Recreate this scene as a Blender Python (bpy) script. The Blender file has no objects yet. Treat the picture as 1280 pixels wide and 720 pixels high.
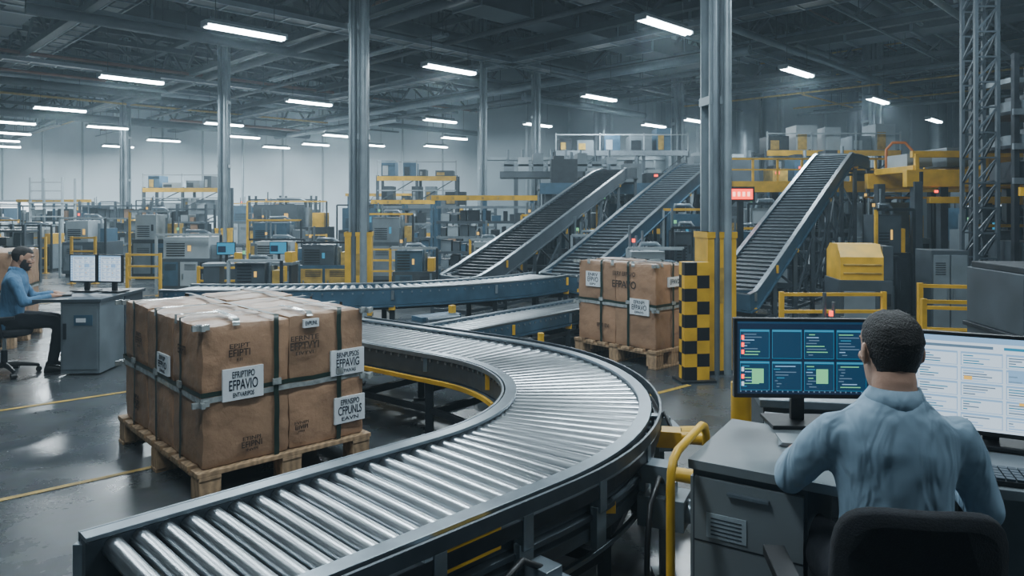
import bpy, math, random
from mathutils import Vector, Matrix, noise
random.seed(7)
R=random.uniform
S=bpy.context.scene
V=Vector
# ------------------------------------------------------------------ materials
def mat(name,col,rough=.5,metal=0.,var=.15,scale=6,bump=0,bscale=50,rvar=.1,detail=4,bdist=.01,aniso=None):
    m=bpy.data.materials.new(name); m.use_nodes=True
    n=m.node_tree.nodes; l=m.node_tree.links; b=n['Principled BSDF']
    b.inputs['Metallic'].default_value=metal
    tc=n.new('ShaderNodeTexCoord'); no=n.new('ShaderNodeTexNoise'); no.inputs['Scale'].default_value=scale; no.inputs['Detail'].default_value=detail
    l.new(tc.outputs['Object'],no.inputs['Vector'])
    cr=n.new('ShaderNodeValToRGB'); cr.color_ramp.elements[0].position=.3; cr.color_ramp.elements[1].position=.7
    cr.color_ramp.elements[0].color=[c*(1-var) for c in col]+[1]; cr.color_ramp.elements[1].color=[min(1,c*(1+var)) for c in col]+[1]
    l.new(no.outputs['Fac'],cr.inputs['Fac']); l.new(cr.outputs['Color'],b.inputs['Base Color'])
    mr=n.new('ShaderNodeMapRange'); mr.inputs['To Min'].default_value=max(.02,rough-rvar); mr.inputs['To Max'].default_value=min(1,rough+rvar)
    l.new(no.outputs['Fac'],mr.inputs['Value']); l.new(mr.outputs['Result'],b.inputs['Roughness'])
    if bump>0:
        n2=n.new('ShaderNodeTexNoise'); n2.inputs['Scale'].default_value=bscale; n2.inputs['Detail'].default_value=6 if not aniso else 2
        if aniso:
            mp=n.new('ShaderNodeMapping'); mp.inputs['Scale'].default_value=aniso; mp.inputs['Rotation'].default_value=(.2,.35,0); l.new(tc.outputs['Object'],mp.inputs['Vector']); l.new(mp.outputs['Vector'],n2.inputs['Vector']); n2.inputs['Distortion'].default_value=.6
        else: l.new(tc.outputs['Object'],n2.inputs['Vector'])
        bp=n.new('ShaderNodeBump'); bp.inputs['Strength'].default_value=bump; bp.inputs['Distance'].default_value=bdist
        l.new(n2.outputs['Fac'],bp.inputs['Height']); l.new(bp.outputs['Normal'],b.inputs['Normal'])
    return m
def emis(name,col,st,base=(.02,.02,.02)):
    m=bpy.data.materials.new(name); m.use_nodes=True
    b=m.node_tree.nodes['Principled BSDF']; b.inputs['Base Color'].default_value=(*base,1)
    b.inputs['Emission Color'].default_value=(*col,1); b.inputs['Emission Strength'].default_value=st; b.inputs['Roughness'].default_value=.3
    return m
M={}
M['steel']=mat('roller_steel',(.48,.52,.55),.31,1,.10,3,rvar=.04,detail=2)
M['rail']=mat('rail_grey_paint',(.065,.083,.10),.38,.35,.2,9)
M['raillt']=mat('rail_brushed',(.22,.265,.30),.36,.7,.15,14)
M['dark']=mat('dark_steel',(.022,.028,.035),.45,.4,.3,8)
M['black']=mat('black_plastic',(.008,.009,.011),.45,0,.2,10)
M['blue']=mat('blue_paint',(.045,.10,.155),.42,.2,.2,6)
M['yellow']=mat('safety_yellow',(.66,.38,.02),.45,0,.22,5)
M['yellowd']=mat('worn_yellow',(.40,.26,.045),.5,0,.35,9)
M['grey']=mat('machine_grey',(.14,.175,.20),.45,.1,.18,4)
M['greyd']=mat('machine_dark_grey',(.05,.066,.08),.45,.1,.2,4)
M['greyl']=mat('light_grey_panel',(.30,.355,.39),.45,0,.12,4)
M['desk']=mat('desk_laminate',(.17,.195,.21),.4,0,.12,4)
M['col']=mat('column_steel',(.25,.305,.34),.4,.3,.2,3)
M['truss']=mat('truss_steel',(.045,.056,.067),.55,.3,.3,2)
M['roof']=mat('roof_deck',(.018,.023,.029),.7,0,.3,1)
M['duct']=mat('duct_galvanised',(.17,.21,.24),.4,.6,.2,2)
M['ductd']=mat('duct_dark',(.06,.075,.09),.5,.3,.2,2)
M['pipe_r']=mat('rust_red_pipe',(.18,.07,.045),.5,.1,.2,3)
M['lip']=mat('lip_tint',(.25,.10,.08),.5,0,.1,20)
M['kraft']=mat('kraft_paper',(.36,.215,.13),.36,0,.16,5,.65,11,bdist=.02)
M['kraft2']=mat('kraft_paper_b',(.305,.185,.112),.40,0,.16,5,.65,9,bdist=.02)
M['strap']=mat('green_strap',(.018,.034,.027),.35,0,.2,20)
M['tape']=mat('clear_tape',(.34,.37,.37),.15,.2,.3,25)
M['ink']=mat('print_ink',(.04,.026,.02),.6,0,.1,10)
M['inkb']=mat('label_ink',(.012,.018,.035),.6,0,.1,10)
M['paper']=mat('label_paper',(.68,.73,.77),.45,0,.06,10)
M['hair']=mat('hair',(.012,.010,.010),.6,0,.4,60,.8,180)
M['skin']=mat('skin',(.52,.31,.225),.5,0,.08,15,.1,120)
M['skin2']=mat('skin_tan',(.42,.24,.165),.5,0,.08,15,.1,120)
M['shirt']=mat('shirt_lightblue',(.25,.365,.47),.8,0,.06,5,.75,1,bdist=.05,aniso=(13,13,4.5))
M['shirt2']=mat('shirt_blue',(.065,.165,.29),.8,0,.12,4,.7,1,bdist=.04,aniso=(12,12,5))
M['pants']=mat('trousers',(.010,.013,.020),.85,0,.2,8,.2,40)
M['shoe']=mat('shoe_leather',(.01,.01,.01),.4,0,.2,8)
M['fabric']=mat('chair_fabric',(.008,.010,.014),.9,0,.3,30,.3,200)
M['white']=mat('white_paint',(.7,.73,.75),.4,0,.05,5)
M['red']=emis('red_led',(1,.06,.03),3.5)
M['redoff']=emis('red_led_digit',(1,.45,.35),4)
M['orange']=mat('orange_cable',(.6,.18,.03),.5,0,.1,5)
M['scr_w']=emis('screen_white',(.62,.78,.95),1.25)
M['scr_lb']=emis('screen_lightblue',(.30,.56,.88),1.0)
M['scr_d']=emis('screen_navy',(.002,.014,.045),1.)
M['scr_p']=emis('screen_panel',(.005,.04,.095),1.)
M['scr_c']=emis('screen_cyan',(.03,.28,.48),1.)
M['scr_g']=emis('screen_green',(.22,.75,.35),1.)
M['scr_y']=emis('screen_amber',(1,.6,.12),1.1)
M['scr_t']=emis('screen_textgrey',(.16,.28,.42),.8)
M['tube']=emis('lamp_tube',(.80,.93,1),34)
M['win']=emis('daylight_pane',(.75,.9,1),3)
def wood():
    m=mat('pallet_wood',(.44,.29,.165),.7,0,.25,6,.4,30)
    n=m.node_tree.nodes; l=m.node_tree.links
    w=n.new('ShaderNodeTexWave'); w.inputs['Scale'].default_value=9; w.inputs['Distortion'].default_value=8; w.inputs['Detail'].default_value=4
    tc=n['Texture Coordinate']; l.new(tc.outputs['Object'],w.inputs['Vector'])
    mx=n.new('ShaderNodeMix'); mx.data_type='RGBA'; mx.blend_type='MULTIPLY'; mx.inputs[0].default_value=.35
    cr=n['Color Ramp']; l.new(cr.outputs['Color'],mx.inputs[6]); l.new(w.outputs['Color'],mx.inputs[7])
    l.new(mx.outputs[2],n['Principled BSDF'].inputs['Base Color']); return m
M['wood']=wood()
def floor_mat():
    m=bpy.data.materials.new('polished_concrete'); m.use_nodes=True
    n=m.node_tree.nodes; l=m.node_tree.links; b=n['Principled BSDF']
    tc=n.new('ShaderNodeTexCoord')
    a=n.new('ShaderNodeTexNoise'); a.inputs['Scale'].default_value=.9; a.inputs['Detail'].default_value=9; a.inputs['Roughness'].default_value=.65
    c=n.new('ShaderNodeTexNoise'); c.inputs['Scale'].default_value=14; c.inputs['Detail'].default_value=6
    l.new(tc.outputs['Object'],a.inputs['Vector']); l.new(tc.outputs['Object'],c.inputs['Vector'])
    r=n.new('ShaderNodeValToRGB'); r.color_ramp.elements[0].position=.3; r.color_ramp.elements[1].position=.72
    r.color_ramp.elements[0].color=(.026,.036,.044,1); r.color_ramp.elements[1].color=(.078,.096,.108,1)
    l.new(a.outputs['Fac'],r.inputs['Fac'])
    mx=n.new('ShaderNodeMix'); mx.data_type='RGBA'; mx.blend_type='OVERLAY'; mx.inputs[0].default_value=.35
    l.new(r.outputs['Color'],mx.inputs[6]); l.new(c.outputs['Color'],mx.inputs[7])
    hs=n.new('ShaderNodeHueSaturation'); hs.inputs['Saturation'].default_value=.65; l.new(mx.outputs[2],hs.inputs['Color'])
    l.new(hs.outputs['Color'],b.inputs['Base Color'])
    rr=n.new('ShaderNodeMapRange'); rr.inputs['From Min'].default_value=.3; rr.inputs['From Max'].default_value=.7; rr.inputs['To Min'].default_value=.17; rr.inputs['To Max'].default_value=.40
    l.new(a.outputs['Fac'],rr.inputs['Value']); l.new(rr.outputs['Result'],b.inputs['Roughness'])
    bp=n.new('ShaderNodeBump'); bp.inputs['Strength'].default_value=.06; l.new(c.outputs['Fac'],bp.inputs['Height']); l.new(bp.outputs['Normal'],b.inputs['Normal'])
    return m
M['floor']=floor_mat()
def wall_mat(name,col,sc):
    m=mat(name,col,.6,0,.1,.6)
    n=m.node_tree.nodes; l=m.node_tree.links
    tc=n['Texture Coordinate']; w=n.new('ShaderNodeTexWave'); w.wave_profile='SAW'; w.inputs['Scale'].default_value=sc; w.bands_direction='X'
    l.new(tc.outputs['Object'],w.inputs['Vector'])
    bp=n.new('ShaderNodeBump'); bp.inputs['Strength'].default_value=.4; bp.inputs['Distance'].default_value=.05
    l.new(w.outputs['Fac'],bp.inputs['Height']); l.new(bp.outputs['Normal'],n['Principled BSDF'].inputs['Normal']); return m
M['wall']=wall_mat('wall_panel_pale',(.55,.64,.69),.25)
M['wall2']=wall_mat('wall_panel_grey',(.20,.25,.28),.25)
# ------------------------------------------------------------------ mesh builder
class MB:
    def __init__(s,name): s.v=[];s.f=[];s.m=[];s.s=[];s.mats=[];s.name=name;s.T=Matrix.Identity(4)
    def at(s,x=0,y=0,z=0,rz=0,rx=0,sc=1):
        s.T=Matrix.Translation((x,y,z))@Matrix.Rotation(math.radians(rz),4,'Z')@Matrix.Rotation(math.radians(rx),4,'X')@Matrix.Scale(sc,4); return s
    def add(s,vs,fs,mt,sm=False):
        if isinstance(mt,str): mt=M[mt]
        if mt not in s.mats: s.mats.append(mt)
        k=s.mats.index(mt); o=len(s.v)
        s.v+= [tuple(s.T@V(p)) for p in vs]
        for f in fs: s.f.append([i+o for i in f]); s.m.append(k); s.s.append(sm)
    def box(s,cx,cy,cz,sx,sy,sz,mt,rot=None):
        vs=[V((x*sx/2,y*sy/2,z*sz/2)) for x in(-1,1) for y in(-1,1) for z in(-1,1)]
        if rot is not None: vs=[rot@p for p in vs]
        vs=[p+V((cx,cy,cz)) for p in vs]
        s.add(vs,[(0,1,3,2),(4,6,7,5),(0,4,5,1),(2,3,7,6),(0,2,6,4),(1,5,7,3)],mt)
    def bb(s,x0,x1,y0,y1,z0,z1,mt): s.box((x0+x1)/2,(y0+y1)/2,(z0+z1)/2,x1-x0,y1-y0,z1-z0,mt)
    def beam(s,p0,p1,w,h,mt):
        p0=V(p0);p1=V(p1);d=p1-p0;L=d.length
        if L<1e-5:return
        t=d/L; up=V((0,0,1)) if abs(t.z)<.98 else V((1,0,0))
        n=t.cross(up).normalized(); u=n.cross(t)
        vs=[]
        for p in(p0,p1):
            for a,b in((-1,-1),(1,-1),(1,1),(-1,1)): vs.append(p+n*a*w/2+u*b*h/2)
        s.add(vs,[(0,1,2,3),(7,6,5,4),(0,4,5,1),(1,5,6,2),(2,6,7,3),(3,7,4,0)],mt)
    def loft(s,rings,mt,sm=True,cap=True):
        n=len(rings[0]);vs=[p for r in rings for p in r];fs=[]
        for i in range(len(rings)-1):
            for j in range(n):
                k=(j+1)%n; fs.append((i*n+j,i*n+k,(i+1)*n+k,(i+1)*n+j))
        s.add(vs,fs,mt,sm)
        if cap:
            s.add(rings[0],[tuple(reversed(range(n)))],mt); s.add(rings[-1],[tuple(range(n))],mt)
    def tube(s,pts,r,mt,seg=10,sx=1.,cap=True):
        pts=[V(p) for p in pts]
        if not isinstance(r,(list,tuple)): r=[r]*len(pts)
        rings=[];pn=None
        for i,p in enumerate(pts):
            t=(pts[min(i+1,len(pts)-1)]-pts[max(i-1,0)]).normalized()
            if pn is None:
                up=V((0,0,1)) if abs(t.z)<.9 else V((0,1,0)); pn=t.cross(up).normalized()
            else: pn=(pn-t*pn.dot(t)).normalized()
            b=t.cross(pn)
            rings.append([p+pn*math.cos(a)*r[i]*sx+b*math.sin(a)*r[i] for a in [2*math.pi*j/seg for j in range(seg)]])
        s.loft(rings,mt,True,cap)
    def cyl(s,p0,p1,r,mt,seg=12,r1=None): s.tube([p0,p1],[r,r if r1 is None else r1],mt,seg)
    def ell(s,c,rx,ry,rz,mt,seg=14,rg=9,rot=None):
        rings=[]
        for i in range(rg+1):
            ph=-math.pi/2+math.pi*(i+.02)/(rg+.04); q=[]
            for j in range(seg):
                a=2*math.pi*j/seg; p=V((rx*math.cos(ph)*math.cos(a),ry*math.cos(ph)*math.sin(a),rz*math.sin(ph)))
                if rot is not None:p=rot@p
                q.append(p+V(c))
            rings.append(q)
        s.loft(rings,mt)
    def obj(s,parent=None,bevel=0,name=None):
        me=bpy.data.meshes.new(s.name); me.from_pydata(s.v,[],s.f)
        for m in s.mats: me.materials.append(m)
        me.polygons.foreach_set('material_index',s.m); me.polygons.foreach_set('use_smooth',s.s); me.update()
        o=bpy.data.objects.new(s.name,me); S.collection.objects.link(o)
        if parent: o.parent=parent
        if bevel:
            b=o.modifiers.new('bevel','BEVEL'); b.width=bevel; b.segments=2; b.limit_method='ANGLE'; b.angle_limit=math.radians(50)
        return o
def empty(name,loc=(0,0,0)):
    o=bpy.data.objects.new(name,None); o.location=loc; S.collection.objects.link(o); return o
def text(parent,body,mtx,size,mt,bold=.0,align='CENTER'):
    c=bpy.data.curves.new('printed_text','FONT'); c.body=body; c.size=size; c.align_x=align; c.align_y='CENTER'; c.extrude=.0004; c.offset=bold
    c.materials.append(M[mt]); o=bpy.data.objects.new('printed_text',c); S.collection.objects.link(o)
    o.parent=parent; o.matrix_local=mtx; return o
def frame(o,x,z,n):
    m=Matrix.Identity(4)
    for i,c in enumerate((x,z,n)):
        for j in range(3): m[j][i]=c[j]
    m.translation=V(o); return m
# ------------------------------------------------------------------ room
m=MB('floor'); m.bb(-32,22,-3,38,-.1,0,'floor'); m.obj()
m=MB('ceiling'); m.bb(-32,22,-3,38,8,8.1,'roof')
for i in range(54): m.box(-31.5+i,17.5,7.96,.25,41,.08,'roof')
m.obj()
m=MB('wall_back'); m.bb(-32,-1,36,36.3,0,8,'wall')
for i in range(16): m.bb(-31.5+i*2,-31.42+i*2,35.95,36,0,8,'col')
m.obj()
m=MB('wall_right_back'); m.bb(-1,22,27,27.3,0,8,'wall2'); m.bb(-1.3,-1,27,36,0,8,'wall2')
for i in range(14): m.bb(.5+i*1.6,.58+i*1.6,26.94,27,0,8,'col')
m.bb(-1,22,26.92,27,3.4,3.5,'col'); m.bb(-1,22,26.92,27,5.8,5.9,'col'); m.obj()
m=MB('wall_left'); m.bb(-32.3,-32,-3,36,0,8,'wall'); m.obj()
m=MB('wall_right'); m.bb(22,22.3,-3,27,0,8,'wall2'); m.obj()
m=MB('wall_near'); m.bb(-32,22,-3.3,-3,0,8,'wall2'); m.obj()
for k,(x,w,z0,z1) in enumerate([(-24.6,2.6,.2,1.9),(-20.5,1.6,.2,1.3),(-12.7,1.2,.1,1.5),(-10.2,1.6,.1,1.3),(-17,1.2,.1,1.2)]):
    m=MB('window_%d'%(k+1)); m.bb(x-w/2,x+w/2,35.9,35.98,z0,z1,'win')
    for xx in(x-w/2,x,x+w/2): m.bb(xx-.04,xx+.04,35.84,35.95,z0,z1,'greyl')
    m.bb(x-w/2-.05,x+w/2+.05,35.84,35.95,z1,z1+.1,'greyl'); m.obj()
m=MB('wall_duct_riser')
for x,r in((8.6,.42),(9.4,.28),(3.2,.25),(12.4,.2),(5.9,.3),(15.5,.3)): m.cyl((x,26.2,0),(x,26.2,7.9),r,'duct',20)
m.obj()
m=MB('floor_marking')
def line(x0,y0,x1,y1,w=.05):
    d=V((x1-x0,y1-y0,0)).normalized();n=V((-d.y,d.x,0))*w/2;a=V((x0,y0,.003));b=V((x1,y1,.003)); m.add([a-n,b-n,b+n,a+n],[(0,1,2,3)],'yellowd')
line(-5.6,4.35,-2.9,6.65); line(-4.4,2.55,-1.75,4.85,.045); line(-5.9,12.5,-2,16); line(-9,11,-6,13.7)
for k in range(8): line(-3.45-k*.34,3.15+k*.35,-3.6-k*.34,3.3+k*.35,.03)
line(1.0,6.0,1.6,6.5,.05); line(-2.6,6.9,-4.5,9.0,.04)
m.obj()
# ------------------------------------------------------------------ roof structure
def clip(p,d):
    t0,t1=-100,100
    for k,(lo,hi) in enumerate(((-31.0,21.0),(-2.0,26.5))):
        a=(lo-p[k])/d[k];b=(hi-p[k])/d[k]
        if a>b:a,b=b,a
        t0=max(t0,a);t1=min(t1,b)
    if (p+d*t1).x<-2: 
        b=(35.5-p[1])/d[1]; c=max((-1.6-p[0])/d[0],(-31-p[0])/d[0]); 
        t1=min(max(b,t1),c) if d.y>0 else t1
    return t0,t1
m=MB('roof_truss')
A=V((.7071,.7071,0));B=V((-.7071,.7071,0))
for d,n,sp,zt,zb in((A,B,3.2,7.3,6.3),(B,A,4.2,6.6,5.6)):
    for i in range(-11,18):
        p=n*(i*sp)
        t0,t1=clip(p,d)
        if t1-t0<3: continue
        a=p+d*t0;b=p+d*t1
        m.beam(a+V((0,0,zt)),b+V((0,0,zt)),.18,.14,'truss'); m.beam(a+V((0,0,zb)),b+V((0,0,zb)),.18,.14,'truss')
        t=t0;up=True
        while t<t1-1.2:
            q=p+d*t;r=p+d*(t+1.2)
            m.beam(q+V((0,0,zb if up else zt)),r+V((0,0,zt if up else zb)),.06,.06,'truss'); up=not up;t+=1.2
m.obj()
m=MB('overhead_pipework')
for i in range(170):
    d,n=(A,B) if i%2 else (B,A)
    p=n*R(-14,34); t0,t1=clip(p,d)
    if t1-t0<4: continue
    z=R(5.0,7.2); a=R(t0,t1-3); b=min(t1,a+R(8,30)); r=random.choice([.03,.04,.05,.06,.08,.12,.16])
    mt=random.choice(['truss','duct','duct','ductd','ductd','truss','col','yellowd','pipe_r','ductd'])
    if mt=='yellowd': r=.03
    if mt=='pipe_r': r=min(r,.05)
    m.cyl(p+d*a+V((0,0,z)),p+d*b+V((0,0,z)),r,mt,8)
    if r<.06 and i%3==0: m.cyl(p+n*.14+d*a+V((0,0,z)),p+n*.14+d*b+V((0,0,z)),r,mt,8)
    t=a
    while t<b: 
        q=p+d*t; m.beam(q+V((0,0,z)),q+V((0,0,7.9)),.015,.015,'truss'); t+=3
m.obj()
m=MB('air_duct')
for off,z,w,d,n in((11,5.9,.8,A,B),(-4,6.0,.8,A,B),(3.5,6.1,.6,B,A),(19,6.0,.8,B,A),(24.5,6.0,.7,B,A),(15,6.2,.7,B,A),(19,6.3,.7,A,B)):
    p=n*off; t0,t1=clip(p,d)
    if t1-t0>3:
        m.beam(p+d*(t0+1)+V((0,0,z)),p+d*(t1-1)+V((0,0,z)),w,.45,'ductd')
        t=t0+1
        while t<t1-1.2:
            q=p+d*t; m.beam(q+V((0,0,z)),q+d*.06+V((0,0,z)),w+.08,.53,'duct')
            for s in(-1,1): m.beam(q+n*s*(w/2+.02)+V((0,0,z)),q+n*s*(w/2+.02)+V((0,0,7.9)),.02,.02,'truss')
            t+=1.5
m.obj()
m=MB('cable_tray')
for off,z in((9,5.7),(13,5.3),(17,5.7),(22,5.4),(27,5.8),(5,6.0)):
    for d,n in((A,B),(B,A)):
        p=n*off; t0,t1=clip(p,d)
        if t1-t0>3:
            for s in(-.22,.22): m.beam(p+n*s+d*(t0+1)+V((0,0,z)),p+n*s+d*(t1-1)+V((0,0,z)),.03,.1,'duct')
            m.beam(p+d*(t0+1)+V((0,0,z)),p+d*(t1-1)+V((0,0,z)),.3,.06,'dark')
            t=t0+1
            while t<t1-1: q=p+d*t; m.beam(q-n*.22+V((0,0,z-.04)),q+n*.22+V((0,0,z-.04)),.03,.02,'duct'); t+=.6
m.obj()
LP=[(-4.4,11.9),(-8.6,16.3),(-13.3,21.2),(-19.5,28),(-1.3,15.1),(-5.6,19.9),(-10,25),(-15,31),(2.45,11.5),(2.3,19),(-2.4,24),(6.1,15.4),(9.9,19.5),(14,23.9),(6.1,24),(.9,25.2),(-3.6,34),(-7,29),(-11.3,34.5),(-18.6,34),(-14.6,26),(5,25.4),(-6.5,33.4),(-22,31),(-17,24.5),(-24,34),(-11,29.5),(-2.4,30),(-20,23),(-9,33),
(-2.2,6.5),(1.2,4.2),(-5.5,7.5),(4.5,7.2),(-1.5,1.5),(-7,2.5),(4,1)]  # out-of-frame fixtures, put overhead to go with the fill lamps
lm=None
for i,(x,y) in enumerate(LP):
    if lm is None:
        m=MB('ceiling_light')
        m.box(0,0,.05,1.4,.2,.05,'greyl'); m.box(0,0,.10,1.2,.1,.06,'grey')
        m.bb(-.7,-.66,-.1,.1,-.02,.03,'greyl'); m.bb(.66,.7,-.1,.1,-.02,.03,'greyl')
        m.cyl((-.66,-.045,.0),(.66,-.045,.0),.034,'tube',8); m.cyl((-.66,.045,.0),(.66,.045,.0),.034,'tube',8)
        for xx in(-.5,.5): m.cyl((xx,0,.1),(xx,0,3.4),.006,'truss',5)
        o=m.obj(); lm=o.data
    else:
        o=bpy.data.objects.new('ceiling_light',lm); S.collection.objects.link(o)
    o.location=(x,y,4.5); o.rotation_euler=(0,0,math.radians(45))
def area(x,y,z,sx,sy,p,col=(.80,.93,1),rz=45):
    l=bpy.data.lights.new('fixture_fill','AREA'); l.shape='RECTANGLE'; l.size=sx; l.size_y=sy; l.energy=p; l.color=col
    o=bpy.data.objects.new('fixture_fill_light',l); S.collection.objects.link(o); o.location=(x,y,z); o.rotation_euler=(0,0,math.radians(rz)); return o
for (x,y,p) in((-2.2,6.5,135),(1.2,4.2,115),(-5.5,7.5,120),(4.5,7.2,120),(-1.5,1.5,85),(4,1,70),(-4.4,11.9,170),(2.45,11.5,190),(-1.3,15.1,200),(6.1,15.4,200),(-8.6,16.3,270),(-5.6,19.9,270),(2.3,19,200),(-13.3,21.2,450),(-10,25,520),(9.9,19.5,220),(-2.4,24,340),(-15,31,900),(-7,29.5,900),(-22,31,800),(6,24,220)):  # lamps nearer than the visible fixtures are unseen fill, added to brighten the foreground
    area(x,y,4.42,1.4,.5,p)
# ------------------------------------------------------------------ columns
def hcol(x,y,w,ztop,yel,rz,name='steel_column',extra=True):
    m=MB(name).at(x,y,0,rz)
    t=w*.12
    m.bb(-w/2,w/2,-w/2,-w/2+t,0,ztop,'col'); m.bb(-w/2,w/2,w/2-t,w/2,0,ztop,'col'); m.bb(-t/2,t/2,-w/2,w/2,0,ztop,'col')
    m.bb(-w*.7,w*.7,-w*.7,w*.7,0,.04,'dark')
    if yel:
        m.bb(-w*.68,w*.68,-w*.68,w*.68,.03,yel,'yellow'); m.bb(-w*.72,w*.72,-w*.72,w*.72,yel-.06,yel,'yellow')
        m.bb(-w*.3,w*.3,-w*.70,-w*.68,yel*.5,yel*.75,'yellowd')
    for z in(2.6,4.2,5.4): m.bb(-w*.54,w*.54,-w*.54,w*.54,z,z+.08,'col')
    if extra: m.cyl((w*.26,-w*.64,0.0),(w*.26,-w*.64,ztop),w*.2,'col',10); m.cyl((-w*.24,-w*.60,0),(-w*.24,-w*.60,ztop),w*.16,'duct',10)
    m.obj()
hcol(1.99,7.05,.215,7.95,1.37,10)
hcol(-2.25,10.6,.28,7.95,1.25,8)
hcol(-7.2,18,.25,7.95,1.1,8)
hcol(.7,21,.24,7.95,1.2,8)
hcol(-.75,18.9,.18,7.95,1.2,8)
hcol(-14.5,27,.3,7.95,1.2,8); hcol(5.2,22.6,.3,7.95,1.2,8); hcol(11,22,.4,7.95,1.2,8)
m=MB('checker_guard_post').at(1.69,6.68,0,8)
m.bb(-.17,.17,-.12,.12,0,.02,'dark')
for r in range(9):
    for a in(0,1):
        for b in(0,1):
            m.bb(-.12+a*.12,a*.12,-.07+b*.07,b*.07,.02+r*.12,.02+(r+1)*.12,'yellow' if (a+b+r)%2 else 'black')
m.obj()
# ------------------------------------------------------------------ conveyors
def resample(pts,step):
    pts=[V(p) for p in pts];L=[0]
    for i in range(1,len(pts)):L.append(L[-1]+(pts[i]-pts[i-1]).length)
    n=max(1,int(round(L[-1]/step)));out=[];j=0
    for k in range(n+1):
        s=L[-1]*k/n
        while j<len(pts)-2 and L[j+1]<s:j+=1
        u=(s-L[j])/(L[j+1]-L[j]); out.append(pts[j].lerp(pts[j+1],min(1,max(0,u))))
    return out
def frames(pts):
    o=[]
    for i,p in enumerate(pts):
        t=(pts[min(i+1,len(pts)-1)]-pts[max(i-1,0)]).normalized(); h=V((t.x,t.y,0)).normalized(); n=V((h.y,-h.x,0))
        o.append((p,t,n,n.cross(t)))
    return o
def sweep(m,fr,off,z,w,h,mt):
    rings=[[p+n*(off+a*w/2)+V((0,0,z+b*h/2)) for a,b in((-1,-1),(1,-1),(1,1),(-1,1))] for p,t,n,u in fr]
    m.loft(rings,mt,False)
def conveyor(name,pts,w,pitch,rr,rmt='steel',railmt='rail',railh=.13,legs=1.2,belt=False,yel=True,lip='raillt',legmt='dark',railw=.045):
    m=MB(name); fine=frames(resample(pts,.08)); 
    for sd in(-1,1):
        o=sd*(w/2+railw/2)
        sweep(m,fine,o,-railh/2+.035,railw,railh,railmt)
        sweep(m,fine,o,.045,railw+.012,.014,lip)
        sweep(m,fine,o+sd*.012,-railh+.02,railw+.03,.02,railmt)
    ro=frames(resample(pts,pitch))
    if belt:
        sweep(m,fine,0,-.01,w,.02,rmt)
        for p,t,n,u in ro: m.beam(p-n*w*.49+V((0,0,.008)),p+n*w*.49+V((0,0,.008)),pitch*.45,.014,lip if belt=='slat' else 'dark')
    else:
        for p,t,n,u in ro[1:-1]:
            m.cyl(p-n*w/2,p+n*w/2,rr,rmt,16)
            for sd in(-1,1): m.cyl(p+n*sd*(w/2-.012),p+n*sd*(w/2),rr*.85,'black',10); m.cyl(p+n*sd*(w/2+railw),p+n*sd*(w/2+railw+.008),.011,'raillt',6)
        sweep(m,fine,0,-railh-.02,w*.8,.02,'dark')
    if legs:
        lg=frames(resample(pts,legs))
        for k,(p,t,n,u) in enumerate(lg):
            z=p.z-railh+.03
            for sd in(-1,1):
                q=p+n*sd*(w/2+.02)
                m.beam((q.x,q.y,0.0),(q.x,q.y,z),.055,.055,legmt); m.box(q.x,q.y,.01,.12,.12,.02,legmt)
                if yel and k%2==0: m.box(q.x+n.x*.01,q.y+n.y*.01,z-.03,.07,.07,.05,'yellow')
                if p.z<.9: m.box(q.x+n.x*sd*.035,q.y+n.y*sd*.035,p.z-.03,.03,.03,.1,'yellow' if k%3==1 else 'raillt')
            a=p-n*(w/2);b=p+n*(w/2)
            for zz in ([.18,z-.08] if z<.9 else [.18,z*.5,z-.1]): m.beam((a.x,a.y,zz),(b.x,b.y,zz),.04,.05,legmt)
            if z>.9:
                m.beam((a.x,a.y,.2),(b.x,b.y,z*.5),.03,.03,legmt); m.beam((b.x,b.y,z*.5),(a.x,a.y,z-.1),.03,.03,legmt)
        for (p,t,n,u),(p2,t2,n2,u2) in zip(lg[:-1],lg[1:]):
            for sd in(-1,1):
                a=p+n*sd*(w/2+.02);b=p2+n2*sd*(w/2+.02)
                m.beam((a.x,a.y,.2),(b.x,b.y,.2),.03,.04,legmt)
                if p.z>.9: m.beam((a.x,a.y,.2),(b.x,b.y,p2.z*.75),.03,.03,legmt)
    return m
C=V((-1.17,3.98,.55));Rc=1.52
def arc(a): return C+V((math.cos(math.radians(a))*Rc,math.sin(math.radians(a))*Rc,0))
p0=arc(-45)-A*1.36; pts=[p0]+[arc(-45+97*i/40) for i in range(41)]; d2=V((-math.sin(math.radians(52)),math.cos(math.radians(52)),0)); pts.append(arc(52)+d2*1.75)
m=conveyor('curved_roller_conveyor',pts,.66,.078,.032,railh=.15,legs=.78,railw=.05)
fr=frames(resample(pts,.1))
sweep(m,fr,.33+.085,-.03,.03,.05,'dark'); sweep(m,fr[30:],-.42,-.13,.02,.03,'yellow')
sweep(m,fr,.43,.035,.012,.05,'rail'); sweep(m,fr,-.40,.035,.012,.03,'raillt')
sweep(m,fr,.36,-.20,.06,.05,'greyd'); sweep(m,fr,.385,-.29,.02,.02,'raillt')
lg=frames(resample(pts,.39))
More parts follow.
